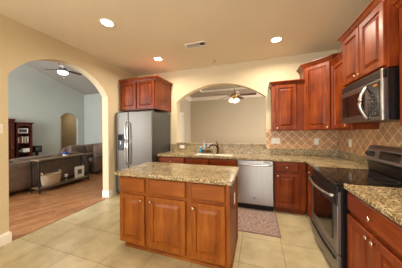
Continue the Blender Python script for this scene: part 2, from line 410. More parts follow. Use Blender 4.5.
def crown(parent, path, z0, mat, hgt=.07, out=.055, closed=False):
    """crown moulding swept along a plan path (outward = right-hand side of travel)"""
    prof = [(0, 0), (.008, 0), (.012, .014), (.02, .02), (out * .75, hgt * .72), (out, hgt * .8), (out, hgt), (0, hgt)]
    P = [Vector((p[0], p[1])) for p in path]; rg = []
    for i, p in enumerate(P):
        ns = []
        if i > 0: t = (P[i] - P[i - 1]).normalized(); ns.append(Vector((t.y, -t.x)))
        if i < len(P) - 1: t = (P[i + 1] - P[i]).normalized(); ns.append(Vector((t.y, -t.x)))
        n_ = ns[0] if len(ns) == 1 else (ns[0] + ns[1]).normalized() / max(.3, (ns[0] + ns[1]).normalized().dot(ns[0]))
        rg.append([(p.x + n_.x * a, p.y + n_.y * a, z0 + b_) for a, b_ in prof])
    return MB().rings(rg, True, False).obj('crown_moulding', mat, parent)
W, WH = 'cherry', 'cherry_h'
def base_cab(label, loc, rz, w, units, mat=W, depth=.60, group=None, top=.875, hollow=0):
    """units: list of (x0,x1,kind,knob side)"""
    t = thing('base_cabinet', label, 'cabinet', loc, rz, group)
    if hollow:
        m = MB(); m.box(0, w, .002, depth, .09, hollow).box(0, w, .002, .022, hollow, top).box(0, .018, .022, depth, hollow, top).box(w - .018, w, .022, depth, hollow, top); m.obj('body', M[mat], t)
    else: MB().box(0, w, .002, depth, .09, top).obj('body', M[mat], t)
    MB().box(0, w, .06, depth, 0, .09).obj('toe_kick', M[mat], t)
    for x0, x1, kind, side in units:
        ww = x1 - x0
        if kind in ('dd', 'fd'):
            drawer(t, x0, .705, ww, .150, M[mat + '_h'], (ww / 2,) if kind == 'dd' else ())
            door(t, x0, .115, ww, .550, M[mat], .03 if side == 'l' else ww - .03, .52)
        if kind == 'dr2':
            drawer(t, x0, .705, ww, .150, M[mat + '_h'], (ww / 2,))
            h_ = ww / 2 - .003
            door(t, x0, .115, h_, .550, M[mat], h_ - .03, .52); door(t, x0 + h_ + .006, .115, h_, .550, M[mat], .03, .52)
    return t
CF = 3.128   # door-back plane of the back run
base_cab('cherry base cabinet beside the refrigerator, far left of the back run', (-2.0, CF, 0), 0, .625, [(.02, .605, 'dr2', 'l')])
base_cab('cherry sink base cabinet under the white sink, left of the dishwasher', (-1.372, CF, 0), 0, 1.018, [(.012, .468, 'fd', 'r'), (.508, 1.0, 'fd', 'l')], hollow=.69)
base_cab('cherry base cabinet with one drawer over one door, right of the dishwasher', (.266, CF, 0), 0, .47, [(.02, .36, 'dd', 'l')])
# corner unit between the back run and the range (right-hand wall), hidden mostly by the range
base_cab('narrow cherry base cabinet in the corner behind the stainless range', (.748, 3.125, 0), R(-90), .515, [(.13, .50, 'dd', 'r')], depth=.62)
base_cab('cherry base cabinet with wide drawer over two doors, in the right foreground', (.755, 1.815, 0), R(-90), .72, [(.015, .705, 'dr2', 'l')], depth=.62)
base_cab('cherry base cabinet nearest the camera on the right, mostly out of view', (.755, 1.093, 0), R(-90), .72, [(.015, .705, 'dr2', 'l')], depth=.62)

def slab(name, label, pts, z0=.875, z1=.915, holes=None):
    m = MB().prism(pts, 'z', z0, z1)
    return tag(m.obj(name, M['granite'], None, .008, 3), label, 'countertop')
# L-shaped granite worktop: built as pieces round the sink opening, one mesh
SX0, SX1, SY0, SY1 = -1.26, -.46, 3.20, 3.475
m = MB()
m.prism([(-2.01, 3.095), (.715, 3.095), (.715, 2.588), (XR - .001, 2.588), (XR - .001, YB - .001), (-2.01, YB - .001)], 'z', .875, .915)
o = m.obj('countertop', M['granite'], None)
cut = MB().box(SX0, SX1, SY0, SY1, .8, 1.0).obj('cutter', M['granite'])
bo = o.modifiers.new('b', 'BOOLEAN'); bo.operation = 'DIFFERENCE'; bo.object = cut; bo.solver = 'EXACT'
dg = bpy.context.evaluated_depsgraph_get(); me2 = bpy.data.meshes.new_from_object(o.evaluated_get(dg)); o.modifiers.clear(); o.data = me2
bpy.data.objects.remove(cut)
bv = o.modifiers.new('bevel', 'BEVEL'); bv.width = .007; bv.segments = 2; bv.limit_method = 'ANGLE'; bv.angle_limit = R(50)
tag(o, 'speckled tan granite countertop running along the back wall and into the right corner', 'countertop')
m = MB(); m.box(-2.01, -1.873, YB - .022, YB - .001, .915, 1.085).box(-1.873, .17, YB - .022, YB - .001, .915, 1.085).box(.17, XR, YB - .022, YB - .001, .915, 1.022).box(XR - .022, XR - .001, 2.59, YB - .022, .915, 1.022)
m.obj('granite_splash', M['granite'], o, .003)
tag(MB().box(-1.868, .164, YB - .04, YB + TH + .03, 1.085, 1.115).obj('granite_sill', M['granite'], None, .006), 'granite ledge across the sill of the arched pass-through', 'sill')
slab('countertop', 'speckled granite countertop in the right foreground, near side of the range', [(.715, .30), (XR, .30), (XR, 1.822), (.715, 1.822)])
o = MB().box(XR - .022, XR - .001, .30, 1.822, .915, 1.022).obj('granite_splash', M['granite'], bpy.data.objects['countertop.001'], .003)
tag(MB().box(.170, XR - .014, YB - .012, YB - .001, 1.024, 1.42).obj('tile_backsplash', M['splash_b']), 'diamond-laid tan tile backsplash on the back wall right of the pass-through', 'backsplash')
tag(MB().box(XR - .012, XR - .001, .30, YB - .014, 1.024, 1.50).obj('tile_backsplash', M['splash_r']), 'diamond-laid tan tile backsplash on the right wall behind the range', 'backsplash')

# island
IX0, IX1, IY0, IY1 = -1.59, -.262, 1.652, 2.245
isl = thing('kitchen_island', 'honey-brown wooden kitchen island with three drawers over three doors', 'island', (IX0, IY0, 0))
iw = IX1 - IX0; idp = IY1 - IY0
MB().box(0, iw, .0, idp, .09, .875).obj('body', M['honey'], isl)
m = MB(); m.box(.055, iw, .03, idp - .0, 0, .09).box(.045, iw + .012, .016, idp + .01, 0, .028)
m.obj('base_moulding', M['honey_h'], isl, .004)
for x0, x1, k in ((.008, .358, 'r'), (.420, .866, 'l'), (.930, 1.285, 'l')):
    ww = x1 - x0
    drawer(isl, x0, .690, ww, .165, M['honey_h'])
    door(isl, x0, .085, ww, .570, M['honey'], ww - .032 if k == 'r' else .03, .522)
m = MB().box(iw, iw + .012, idp - .05, idp, .0, .875); m.obj('corner_post', M['honey'], isl)
pl = MB().box(iw, iw + .006, .31, .385, .545, .66).obj('outlet_plate', M['white'], isl, .003)
m = MB(); m.box(iw + .006, iw + .009, .333, .362, .56, .595).box(iw + .006, iw + .009, .333, .362, .61, .645); m.obj('outlet_socket', M['ceramic'], pl)
slab('countertop', 'speckled granite countertop on the kitchen island', [(-1.628, 1.59), (-.226, 1.59), (-.226, 2.285), (-1.628, 2.285)])

# wall cabinets
def upper(label, loc, rz, w, z0, z1, depth, doors, crown_h=.07, side=(1, 1), knobz=.03, out=.05):
    t = thing('wall_cabinet', label, 'cabinet', loc, rz)
    MB().box(0, w, 0, depth, z0, z1).obj('body', M[W], t, .002)
    for x0, x1, k in doors:
        ww = x1 - x0; door(t, x0, z0 + .02, ww, z1 - z0 - .035, M[W], None if k is None else (.026 if k == 'l' else ww - .026), knobz)
    p = []
    if side[0]: p += [(0, depth)]
    p += [(0, -.012 if 0 else 0), (w, 0)]
    if side[1]: p += [(w, depth)]
    crown(t, p, z1 - .012, M[W], crown_h, out)
    return t
upper('cherry wall cabinet with two doors above the refrigerator', (-2.965, 3.10, 0), 0, .955, 1.868, 2.50, .645, [(.06, .445, None), (.475, .905, None)], side=(0, 1))
upper('short cherry wall cabinet with one door, right of the arched pass-through', (.265, 3.445, 0), 0, .518, 1.385, 2.235, .30, [(.055, .40, 'l')], side=(1, 0))
upper('narrow cherry wall cabinet between the corner cabinet and the microwave', (1.118, 3.135, 0), R(-90), .527, 1.395, 2.375, .28, [(.03, .49, 'r')], side=(0, 0))
upper('tall cherry wall cabinet with two doors above the microwave', (1.042, 2.605, 0), R(-90), .765, 1.915, 2.50, .355, [(.012, .372, 'r'), (.388, .745, 'l')], side=(1, 1))
upper('cherry wall cabinet at the right edge, near side of the microwave', (1.118, 1.837, 0), R(-90), .80, 1.395, 2.375, .28, [(.02, .39, 'r'), (.40, .78, 'l')], side=(0, 1))
# diagonal corner cabinet
t = thing('wall_cabinet', 'tall diagonal cherry wall cabinet in the corner, its door angled', 'cabinet', (0, 0, 0))
cx0, cy0 = .785, 3.135
A = Vector((cx0, 3.445)); Bp = Vector((1.118, cy0 + .0))
outl = [(cx0, YB - .001), (cx0, A.y), (Bp.x, Bp.y), (XR - .001, Bp.y), (XR - .001, YB - .001)]
MB().prism([(x, y) for x, y in outl], 'z', 1.385, 2.485).obj('body', M[W], t, .002)
dv = (Bp - A); L_ = dv.length; ang = math.atan2(dv.y, dv.x)
h = bpy.data.objects
dd = door(t, 0, 0, L_ - .08, 1.485 - .42, M[W], L_ - .08 - .03, .03)
u_ = dv.normalized(); dd.location = (A.x + u_.x * .04, A.y + u_.y * .04, 1.405); dd.rotation_euler = (0, 0, ang)
crown(t, [(cx0, YB), (A.x, A.y), (Bp.x, Bp.y), (XR, Bp.y)], 2.475, M[W], .075, .055)

# ------------------------------------------------------------------ refrigerator
fx0, fx1, fy0 = -2.965, -2.03, 2.955
t = thing('refrigerator', 'stainless side-by-side refrigerator under the left wall cabinet', 'refrigerator', (fx0, fy0, 0))
fw = fx1 - fx0
MB().box(0.005, fw, .06, .77, .03, 1.80).obj('body', M['darkgrey'], t, .006)
MB().box(.02, fw - .02, .09, .74, 0, .03).obj('foot_base', M['black'], t)
sp = .345
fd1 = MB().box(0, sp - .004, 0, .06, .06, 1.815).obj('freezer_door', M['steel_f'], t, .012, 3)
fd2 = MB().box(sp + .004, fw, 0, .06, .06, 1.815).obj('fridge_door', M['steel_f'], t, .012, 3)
MB().box(0.02, fw - .02, .065, .12, 1.80, 1.83).obj('hinge_cover', M['darkgrey'], t, .004)
disp = MB().frame(.185, .36, [(0, -.006), (.018, -.006), (.022, .0), (.03, .0)], .002).obj('water_dispenser', M['darkgrey'], fd1, loc=(.06, -.0, .985))
MB().box(.025, .160, -.010, -.002, .24, .335).obj('control_panel', M['blackglass'], disp, .002)
MB().box(.028, .157, -.004, -.001, .03, .225).obj('recess', M['black'], disp)
MB().box(.08, .105, -.016, -.003, .13, .2).obj('paddle', M['steel'], disp, .003)
for x, p_ in ((sp - .03, fd1), (sp + .032, fd2)):
    z0, z1 = .70, 1.58
    pts = [(x, 0.0, z0), (x, -.04, z0 + .02)] + [(x, -.05 - .012 * math.sin(PI * i / 8), z0 + .04 + (z1 - z0 - .08) * i / 8) for i in range(9)] + [(x, -.04, z1 - .02), (x, 0, z1)]
    MB().tube(pts, .013, 10).obj('handle', M['chrome'], p_)
MB().lathe([(.013, 0), (.013, -.003)], (fw - .10, 0, 1.74), 16, 'y').obj('badge', M['darkgrey'], fd2)

# ------------------------------------------------------------------ dishwasher
t = thing('dishwasher', 'stainless dishwasher under the back counter with a bowed bar handle', 'dishwasher', (-.352, 3.13, 0))
dw = .602
MB().box(.01, dw - .01, .01, .55, .10, .868).obj('body', M['darkgrey'], t)
MB().box(.0, dw, .03, .5, 0, .10).obj('toe_kick', M['black'], t)
dr = MB().box(.004, dw - .004, -.03, .01, .105, .862).obj('dishwasher_door', M['steel_v'], t, .006)
pts = [(.045, -.03, .80), (.045, -.055, .80)] + [(.045 + (dw - .09) * i / 10, -.060 - .018 * math.sin(PI * i / 10), .80 - .012 * math.sin(PI * i / 10)) for i in range(11)] + [(dw - .045, -.055, .80), (dw - .045, -.03, .80)]
MB().tube(pts, .013, 10).obj('handle', M['chrome'], dr)
MB().box(dw - .16, dw - .05, -.0325, -.03, .832, .846).obj('control_window', M['black'], dr)
b = MB().lathe([(.017, 0), (.017, -.003)], (dw / 2 - .01, -.030, .215), 20, 'y').obj('badge', M['darkgrey'], dr)
MB().lathe([(.0125, -.003), (.0125, -.0036)], (dw / 2 - .01, -.030, .215), 20, 'y').obj('badge_ring', M['steel'], b)

# ------------------------------------------------------------------ range (local x runs toward the camera, front faces the island)
ry0, ry1 = 2.584, 1.826
rx = .685
t = thing('range', 'stainless and black electric range with glass cooktop', 'range', (rx, ry0, 0), R(-90))
rw = ry0 - ry1
rd = XR - .03 - rx
MB().box(0.002, rw - .002, .02, rd, .04, .885).obj('body', M['black'], t, .003)
MB().box(.03, rw - .03, .06, rd - .03, 0, .04).obj('foot_base', M['black'], t)
ct = MB().box(0, rw, -.022, rd, .887, .915).obj('cooktop', M['blackglass'], t, .007)
for bx_, by_, br in ((.19, .16, .10), (.56, .16, .075), (.19, .42, .075), (.56, .42, .10)):
    MB().lathe([(br, .9152), (br, .9158), (br - .004, .9158), (br - .004, .9152)], (bx_, by_, 0), 32, cap=False).obj('burner_ring', M['darkgrey'], ct)
MB().box(0.01, rw - .01, -.012, .02, .835, .886).obj('front_trim', M['black'], t, .005)
def bow(m_, z0, z1, bulge, y0, x0, x1, thick=.02, n=14):
    front = [(x0 + (x1 - x0) * i / n, y0 - bulge * math.sin(PI * i / n)) for i in range(n + 1)]
    back = [(x1, y0 + thick), (x0, y0 + thick)]
    return m_.prism(front + back, 'z', z0, z1)
# oven door: steel frame around a dark window, slightly bowed
dr = bow(MB(), .265, .83, .006, -.012, .006, rw - .006, .03).obj('oven_door', M['steel_r'], t, .004)
MB().box(.10, rw - .10, -.0205, -.012, .36, .70).obj('oven_window', M['blackglass'], dr, .003)
bow(MB(), .705, .83, .006, -.0145, .006, rw - .006, .01).obj('door_top_panel', M['black'], dr, .003)
pts = [(.04, -.014, .79), (.045, -.045, .785)] + [(.06 + (rw - .12) * i / 10, -.05 - .025 * math.sin(PI * i / 10), .78 - .01 * math.sin(PI * i / 10)) for i in range(11)] + [(rw - .045, -.045, .785), (rw - .04, -.014, .79)]
MB().tube(pts, .014, 10).obj('handle', M['steel'], dr)
dd = bow(MB(), .06, .255, .006, -.012, .006, rw - .006, .03).obj('storage_drawer', M['steel_r'], t, .004)
m = MB()
pr = [(x_ / 14 * (rw - .08) + .04, .215 - .02 * math.sin(PI * x_ / 14)) for x_ in range(15)]
m.tube([(a, -.022 - .004 * math.sin(PI * (i / 14)), z) for i, (a, z) in enumerate(pr)], .008, 8); m.obj('drawer_grip', M['black'], dd)
# backguard, leaning back, with knobs and display
bgz0, bgz1 = .917, 1.205
bk = MB().prism([(rd - .11, bgz0), (rd, bgz0), (rd, 1.02), (rd - .12, 1.02)], 'x', .012, rw - .012)
bk = bk.obj('backguard', M['black'], t, .004)
hd_ = MB().prism([(rd - .115, 1.021), (rd, 1.021), (rd, bgz1 - .01), (rd - .02, bgz1), (rd - .085, bgz1), (rd - .105, bgz1 - .03), (rd - .135, 1.045)], 'x', .0, rw - .0).obj('guard_head', M['steel_r'], bk, .006)
sl = Vector((0, (rd - .105) - (rd - .135), (bgz1 - .03) - 1.045)); sl.normalize()
def on_guard(x0, x1, f0, f1, th, name, mat, par, bev=.002):
    a = Vector((0, rd - .135, 1.045)); n_ = Vector((0, -sl.z, sl.y)); Lg = .133
    v_ = []
    for tt in (0, th):
        for ff in (f0, f1):
            p = a + sl * (ff * Lg) + n_ * tt
            v_ += [(x0, p.y, p.z), (x1, p.y, p.z)]
    m_ = MB().add(v_, [(0, 1, 3, 2), (4, 6, 7, 5), (0, 4, 5, 1), (2, 3, 7, 6), (0, 2, 6, 4), (1, 5, 7, 3)])
    return m_.obj(name, mat, par, bev)
fac = on_guard(.008, rw - .008, 0.0, 1.0, .006, 'control_face', M['steel_r'], bk, .003)
on_guard(.24, .53, .22, .86, .009, 'display', M['blackglass'], bk)
a = Vector((0, rd - .135, 1.045)) + sl * .07 + Vector((0, -sl.z, sl.y)) * .006
for kx in (.065, .13, .62, .69):
    m = MB().lathe([(.030, 0), (.029, .010), (.022, .012), (.021, .03), (.018, .032)], (0, 0, 0), 18)
    rot = Vector((0, 0, 1)).rotation_difference(Vector((0, -sl.z, sl.y))).to_matrix().to_4x4()
    m.xf(Matrix.Translation(Vector((kx, a.y, a.z))) @ rot); m.obj('control_knob', M['black'], bk)

# ------------------------------------------------------------------ microwave over the range
t = thing('microwave', 'stainless over-the-range microwave with a bowed silver handle', 'microwave', (1.012, 2.59, 0), R(-90))
mw = .752; mz0, mz1 = 1.468, 1.905
MB().box(.002, mw - .002, .02, .375, mz0 + .004, mz1).obj('body', M['black'], t, .004)
fr = MB().box(0, mw, -.012, .022, mz0, mz1 - .075).obj('microwave_door', M['steel_m'], t, .008)
MB().box(.05, .50, -.015, -.011, mz0 + .07, mz1 - .13).obj('door_window', M['blackglass'], fr, .002)
cp = MB().box(.555, .715, -.0155, -.011, mz0 + .04, mz1 - .095).obj('control_panel', M['panelglass'], fr, .004)
m = MB()
for i in range(6):
    for j in range(3): m.box(.578 + j * .04, .604 + j * .04, -.018, -.015, mz0 + .06 + i * .033, mz0 + .078 + i * .033)
m.obj('keypad', M['darkgrey'], cp)
MB().box(.64, .69, -.018, -.015, mz1 - .13, mz1 - .113).obj('clock_display', glow('amber_display', (170, 96, 40), .3), cp)
vg = MB().box(0, mw, -.004, .022, mz1 - .073, mz1 - .002).obj('vent_grille', M['black'], t, .004)
m = MB()
for i in range(4): m.box(.03, mw - .06, -.008, -.002, mz1 - .066 + i * .016, mz1 - .062 + i * .016)
m.obj('vent_slats', M['darkgrey'], vg)
pts = [(.545, -.012, mz0 + .03)] + [(.545, -.022 - .052 * math.sin(PI * i / 12), mz0 + .035 + (.29) * i / 12) for i in range(13)] + [(.545, -.012, mz0 + .33)]
MB().tube(pts, .014, 10).obj('handle', M['chrome'], fr)
MB().box(mw - .022, mw, -.014, -.006, mz0, mz1 - .0).obj('edge_trim', M['chrome'], t, .003)

# ------------------------------------------------------------------ sink, faucet, things on the counter
t = thing('sink', 'white double-bowl sink set in the back counter below the pass-through', 'sink', ((SX0 + SX1) / 2, (SY0 + SY1) / 2, .70))
hw, hd = (SX1 - SX0) / 2 - .001, (SY1 - SY0) / 2 - .001
for s_, nm in ((-1, 'basin'), (1, 'basin')):
    x0, x1 = (-hw, -.02) if s_ < 0 else (.02, hw)
    m = MB(); th = .012
    m.box(x0, x1, -hd, hd, 0, .012).box(x0, x0 + th, -hd, hd, .012, .205).box(x1 - th, x1, -hd, hd, .012, .205).box(x0 + th, x1 - th, -hd, -hd + th, .012, .205).box(x0 + th, x1 - th, hd - th, hd, .012, .205)
    bs = m.obj(nm, M['ceramic'], t, .004)
    MB().lathe([(.04, .012), (.038, .016), (.01, .014)], ((x0 + x1) / 2, 0, 0), 18).obj('drain', M['chrome'], bs)
MB().box(-.0195, .0195, -hd, hd, .05, .19).obj('divider', M['ceramic'], t, .003)
t = thing('faucet', 'bronze gooseneck faucet standing behind the white sink', 'faucet', (-.81, 3.56, .915))
MB().lathe([(.034, 0), (.034, .008), (.024, .018), (.021, .10), (.024, .11), (.022, .14)], (0, 0, 0), 16).obj('faucet_body', M['bronze'], t)
MB().tube([(0, 0, .10), (-.02, -.03, .15), (-.05, -.07, .178), (-.09, -.11, .18), (-.125, -.14, .165), (-.145, -.155, .14), (-.15, -.16, .12)], [.017, .016, .015, .0145, .0145, .017, .018], 12).obj('spout', M['bronze'], t)
MB().tube([(0, 0, .13), (-.004, .01, .18), (-.03, .02, .235), (-.045, .022, .255)], [.02, .014, .009, .008], 10).obj('lever_handle', M['bronze'], t)
t = thing('sponge_caddy', 'dark wire caddy between the blue bottle and the faucet', 'caddy', (-1.08, 3.60, .915))
m = MB().box(-.085, .085, -.04, .04, 0, .012)
for z in (.03, .055):
    m.tube([(-.085, -.04, z), (.085, -.04, z), (.085, .04, z), (-.085, .04, z), (-.085, -.04, z)], .004, 6)
for x in (-.085, -.04, 0, .04, .085): m.box(x - .003, x + .003, -.044, -.038, .0, .055).box(x - .003, x + .003, .038, .044, 0, .055)
m.obj('wire_basket', M['bronze'], t)
MB().box(-.02, .07, -.025, .025, .013, .06).obj('sponge', plain('brown_sponge', (110, 92, 40), .9), t, .01)
t = thing('soap_bottle', 'small blue dish soap bottle beside the sink caddy', 'bottle', (-1.215, 3.60, .915))
MB().lathe([(.028, 0), (.032, .01), (.032, .07), (.026, .092), (.012, .102), (.012, .108)], (0, 0, 0), 16).obj('bottle_body', plain('blue_plastic', (40, 150, 190), .25), t)
MB().lathe([(.015, .108), (.014, .128), (.006, .132)], (0, 0, 0), 12).obj('cap', M['ceramic'], t)
t = thing('soap_dispenser', 'slim pale pump dispenser between the blue bottle and the caddy', 'bottle', (-1.145, 3.685, .915))
MB().lathe([(.024, 0), (.027, .01), (.027, .15), (.015, .18), (.01, .19)], (0, 0, 0), 16).obj('bottle_body', plain('pale_grey_plastic', (170, 180, 190), .2), t)
MB().tube([(0, 0, .19), (0, 0, .25), (.0, -.005, .262), (-.03, -.02, .262)], .005, 8).obj('pump', M['ceramic'], t)

def plate(label, loc, rz, w=.075, h=.118, gangs=1, kind='socket'):
    t = thing('wall_plate', label, 'outlet', loc, rz)
    p = MB().box(-w / 2, w / 2, -.006, 0, -h / 2, h / 2).obj('plate', M['white'], t, .003)
    for g in range(gangs):
        cx = (g - (gangs - 1) / 2) * .046; m = MB()
        if kind == 'socket':
            m.box(cx - .016, cx + .016, -.009, -.006, .006, .036).box(cx - .016, cx + .016, -.009, -.006, -.036, -.006)
            m.obj('socket', M['ceramic'], p, .003)
        elif kind == 'socket_h':
            m.box(-.036, -.006, -.009, -.006, -.016, .016).box(.006, .036, -.009, -.006, -.016, .016); m.obj('socket', M['ceramic'], p, .003)
        else:
            m.box(cx - .017, cx + .017, -.009, -.006, -.033, .033); m.obj('rocker_switch', M['ceramic'], p, .003)
    return t
plate('white outlet laid sideways in the granite splash left of the sink', (-1.72, YB - .022, 1.020), 0, .118, .075, 1, 'socket_h')
plate('wide white switch plate on the tile beside the pass-through', (.345, YB - .012, 1.182), 0, .165, .118, 3, 'switch')
plate('white outlet on the tile backsplash in the corner under the wall cabinets', (1.055, YB - .012, 1.176), 0)
plate('white outlet on the right wall tile, left of the range', (XR - .012, 3.29, 1.182), R(-90))
# white switch on the left wall, at the picture's edge
t = plate('pale switch plate on the left wall at the picture edge', (XL, 1.185, 1.44), R(90), .08, .118, 1, 'switch')

# ------------------------------------------------------------------ ceiling fittings
def can(x, y, label, k=1.0):
    t = thing('recessed_light', label, 'ceiling light', (x, y, HC), 0, None)
    MB().lathe([(.095, 0), (.095, -.004), (.088, -.007), (.070, -.003), (.070, 0)], (0, 0, 0), 32, cap=False).obj('trim_ring', M['white'], t)
    MB().lathe([(.070, -.001), (.066, -.0025), (.0, -.0025)], (0, 0, 0), 32, cap=False).obj('lens', M['can'], t)
    l = bpy.data.lights.new('can_lamp', 'AREA'); l.shape = 'DISK'; l.size = .13; l.energy = CAN_POWER * k; l.color = (1.0, .88, .72); l.spread = R(165)
    o = bpy.data.objects.new('can_lamp', l); COL.objects.link(o); o.parent = t; o.location = (0, 0, -.012)
can(-1.91, 1.78, 'round recessed ceiling light above the archway side, nearest the camera', .35)
can(-1.90, 3.00, 'round recessed ceiling light in front of the refrigerator cabinet', 1.5)
can(.30, 3.00, 'round recessed ceiling light above the dishwasher, right of the vent', 1.7)
can(.30, 1.70, 'round recessed ceiling light over the aisle before the range, above the frame')
can(.30, .2, 'round recessed ceiling light overhead on the right, behind the camera')
t = thing('ceiling_vent', 'white rectangular air vent with dark slots in the kitchen ceiling', 'vent', (-.985, 2.72, HC))
MB().frame(.37, .15, [(0, -.006), (.006, -.01), (.024, -.01), (.026, -.004), (.03, -.004)]).xf(Matrix.Rotation(R(90), 4, 'X')).moved(-.185, .075, 0)
m = MB(); m.box(-.185, .185, -.075, -.052, -.010, 0).box(-.185, .185, .052, .075, -.010, 0).box(-.185, -.16, -.052, .052, -.010, 0).box(.16, .185, -.052, .052, -.010, 0).box(.06, .07, -.052, .052, -.009, 0)
m.obj('vent_frame', M['white'], t, .002)
MB().box(-.16, .16, -.052, .052, -.002, 0).obj('duct_opening', M['black'], t)
for i in range(8):
    y = -.045 + i * .0128
    MB().add([(-.16, y, -.003), (.06, y, -.003), (.06, y + .009, -.009), (-.16, y + .009, -.009), (-.16, y, -.0035), (.06, y, -.0035), (.06, y + .009, -.0095), (-.16, y + .009, -.0095)], [(0, 1, 2, 3), (7, 6, 5, 4), (0, 4, 5, 1), (2, 6, 7, 3), (1, 5, 6, 2), (0, 3, 7, 4)]).obj('louvre', plain('grey_louvre', (170, 165, 155), .5), t)
t = thing('smoke_detector', 'small round beige detector on the ceiling near the back wall', 'detector', (-.875, 3.47, HC))
MB().lathe([(.055, 0), (.055, -.012), (.045, -.022), (.02, -.026), (0.002, -.026)], (0, 0, 0), 24).obj('housing', plain('beige_plastic', (205, 186, 150), .5), t)
MB().lathe([(.012, -.026), (.01, -.03)], (.02, 0, 0), 12).obj('sensor', M['darkgrey'], t)

# ------------------------------------------------------------------ kitchen mat
m, nt, b = base('woven_mat', 0.9)
v = coords(nt); n1 = N(nt, 'ShaderNodeTexVoronoi', Scale=42.0); nt.links.new(v, n1.inputs['Vector'])
nt.links.new(ramp(nt, n1.outputs['Distance'], [(0.1, (184, 166, 152)), (0.6, (138, 112, 104))]), b.inputs['Base Color'])
M['mat'] = m
mt = thing('kitchen_mat', 'mauve patterned floor mat in front of the dishwasher', 'mat', (-.40, 2.77, 0))
MB().box(-.60, .66, -.345, .345, 0, .008).obj('mat_field', M['mat'], mt, .002)
m = MB(); m.box(-.62, .68, -.365, -.345, 0, .0095).box(-.62, .68, .345, .365, 0, .0095).box(-.62, -.60, -.345, .345, 0, .0095).box(.66, .68, -.345, .345, 0, .0095)
m.obj('mat_border', plain('mauve_binding', (132, 108, 102), .9), mt)

# ------------------------------------------------------------------ ceiling fans
def fan(name, label, loc, rot, rod, blade_r, metal, kind, n=5):
    t = thing(name, label, 'ceiling fan', loc, rot)
    MB().lathe([(.012, .05), (.012, rod)], (0, 0, 0), 10).obj('downrod', metal, t)
    MB().lathe([(.02, rod - .05), (.06, rod - .02), (.065, rod)], (0, 0, 0), 20).obj('canopy', metal, t)
    MB().lathe([(.04, -.06), (.085, -.045), (.105, -.01), (.10, .03), (.06, .055), (.02, .065)], (0, 0, 0), 24).obj('motor', metal, t)
    for i in range(n):
        a = i * 2 * PI / n; rot_ = Matrix.Rotation(a, 4, 'Z')
        br = MB().box(.08, .20, -.018, .018, -.012, -.004).xf(rot_).obj('blade_iron', M['iron'], t)
        o_ = [(.17, -.045), (.24, -.058), (blade_r - .03, -.066), (blade_r, -.045), (blade_r, .045), (blade_r - .03, .066), (.24, .058), (.17, .045)]
        MB().prism(o_, 'z', -.004, .004).xf(rot_ @ Matrix.Rotation(R(-11), 4, 'X')).obj('blade', M['blade'], br)
    if kind == 'bowl':
        MB().lathe([(.06, -.06), (.13, -.065), (.14, -.09), (.13, -.13), (.08, -.155), (.02, -.165), (.002, -.165)], (0, 0, 0), 28).obj('glass_bowl', M['lampw'], t)
        MB().tube([(.02, .0, -.16), (.02, 0, -.33)], .0025, 6).obj('pull_chain', metal, t)
        l = bpy.data.lights.new('fan_lamp', 'AREA'); l.shape = 'DISK'; l.size = .2; l.energy = 16; l.color = (1, .93, .82)
        o = bpy.data.objects.new('fan_lamp', l); COL.objects.link(o); o.parent = t; o.location = (0, 0, -.25)
    else:
        MB().lathe([(.03, -.06), (.05, -.08), (.04, -.11), (.01, -.12)], (0, 0, 0), 16).obj('light_fitter', metal, t)
        for i in range(3):
            a = R(210 + 120 * i) ; c_ = Matrix.Rotation(a, 4, 'Z') @ Matrix.Translation((.075, 0, -.10)) @ Matrix.Rotation(R(-28), 4, 'Y')
            m_ = MB().lathe([(.018, 0), (.03, -.015), (.05, -.05), (.055, -.08), (.05, -.105), (.002, -.112)], (0, 0, 0), 18); m_.xf(c_); m_.obj('lamp_shade', M['lamp'], t)
        l = bpy.data.lights.new('fan_lamp', 'AREA'); l.shape = 'DISK'; l.size = .2; l.energy = 16; l.color = (1, .88, .72)
        o = bpy.data.objects.new('fan_lamp', l); COL.objects.link(o); o.parent = t; o.location = (0, 0, -.3)
    return t
brass = plain('antique_brass', (168, 132, 84), .3, .8)
fan('ceiling_fan', 'ceiling fan with lit glass shades seen through the pass-through', (-.66, 5.20, 2.46), R(-1), .68, .64, brass, 'shades')
fan('ceiling_fan', 'ceiling fan with a bright glass bowl in the living room', (-6.0, 3.84, 3.43), R(82), gable(3.84) - 3.43, .56, M['iron'], 'bowl', 3)

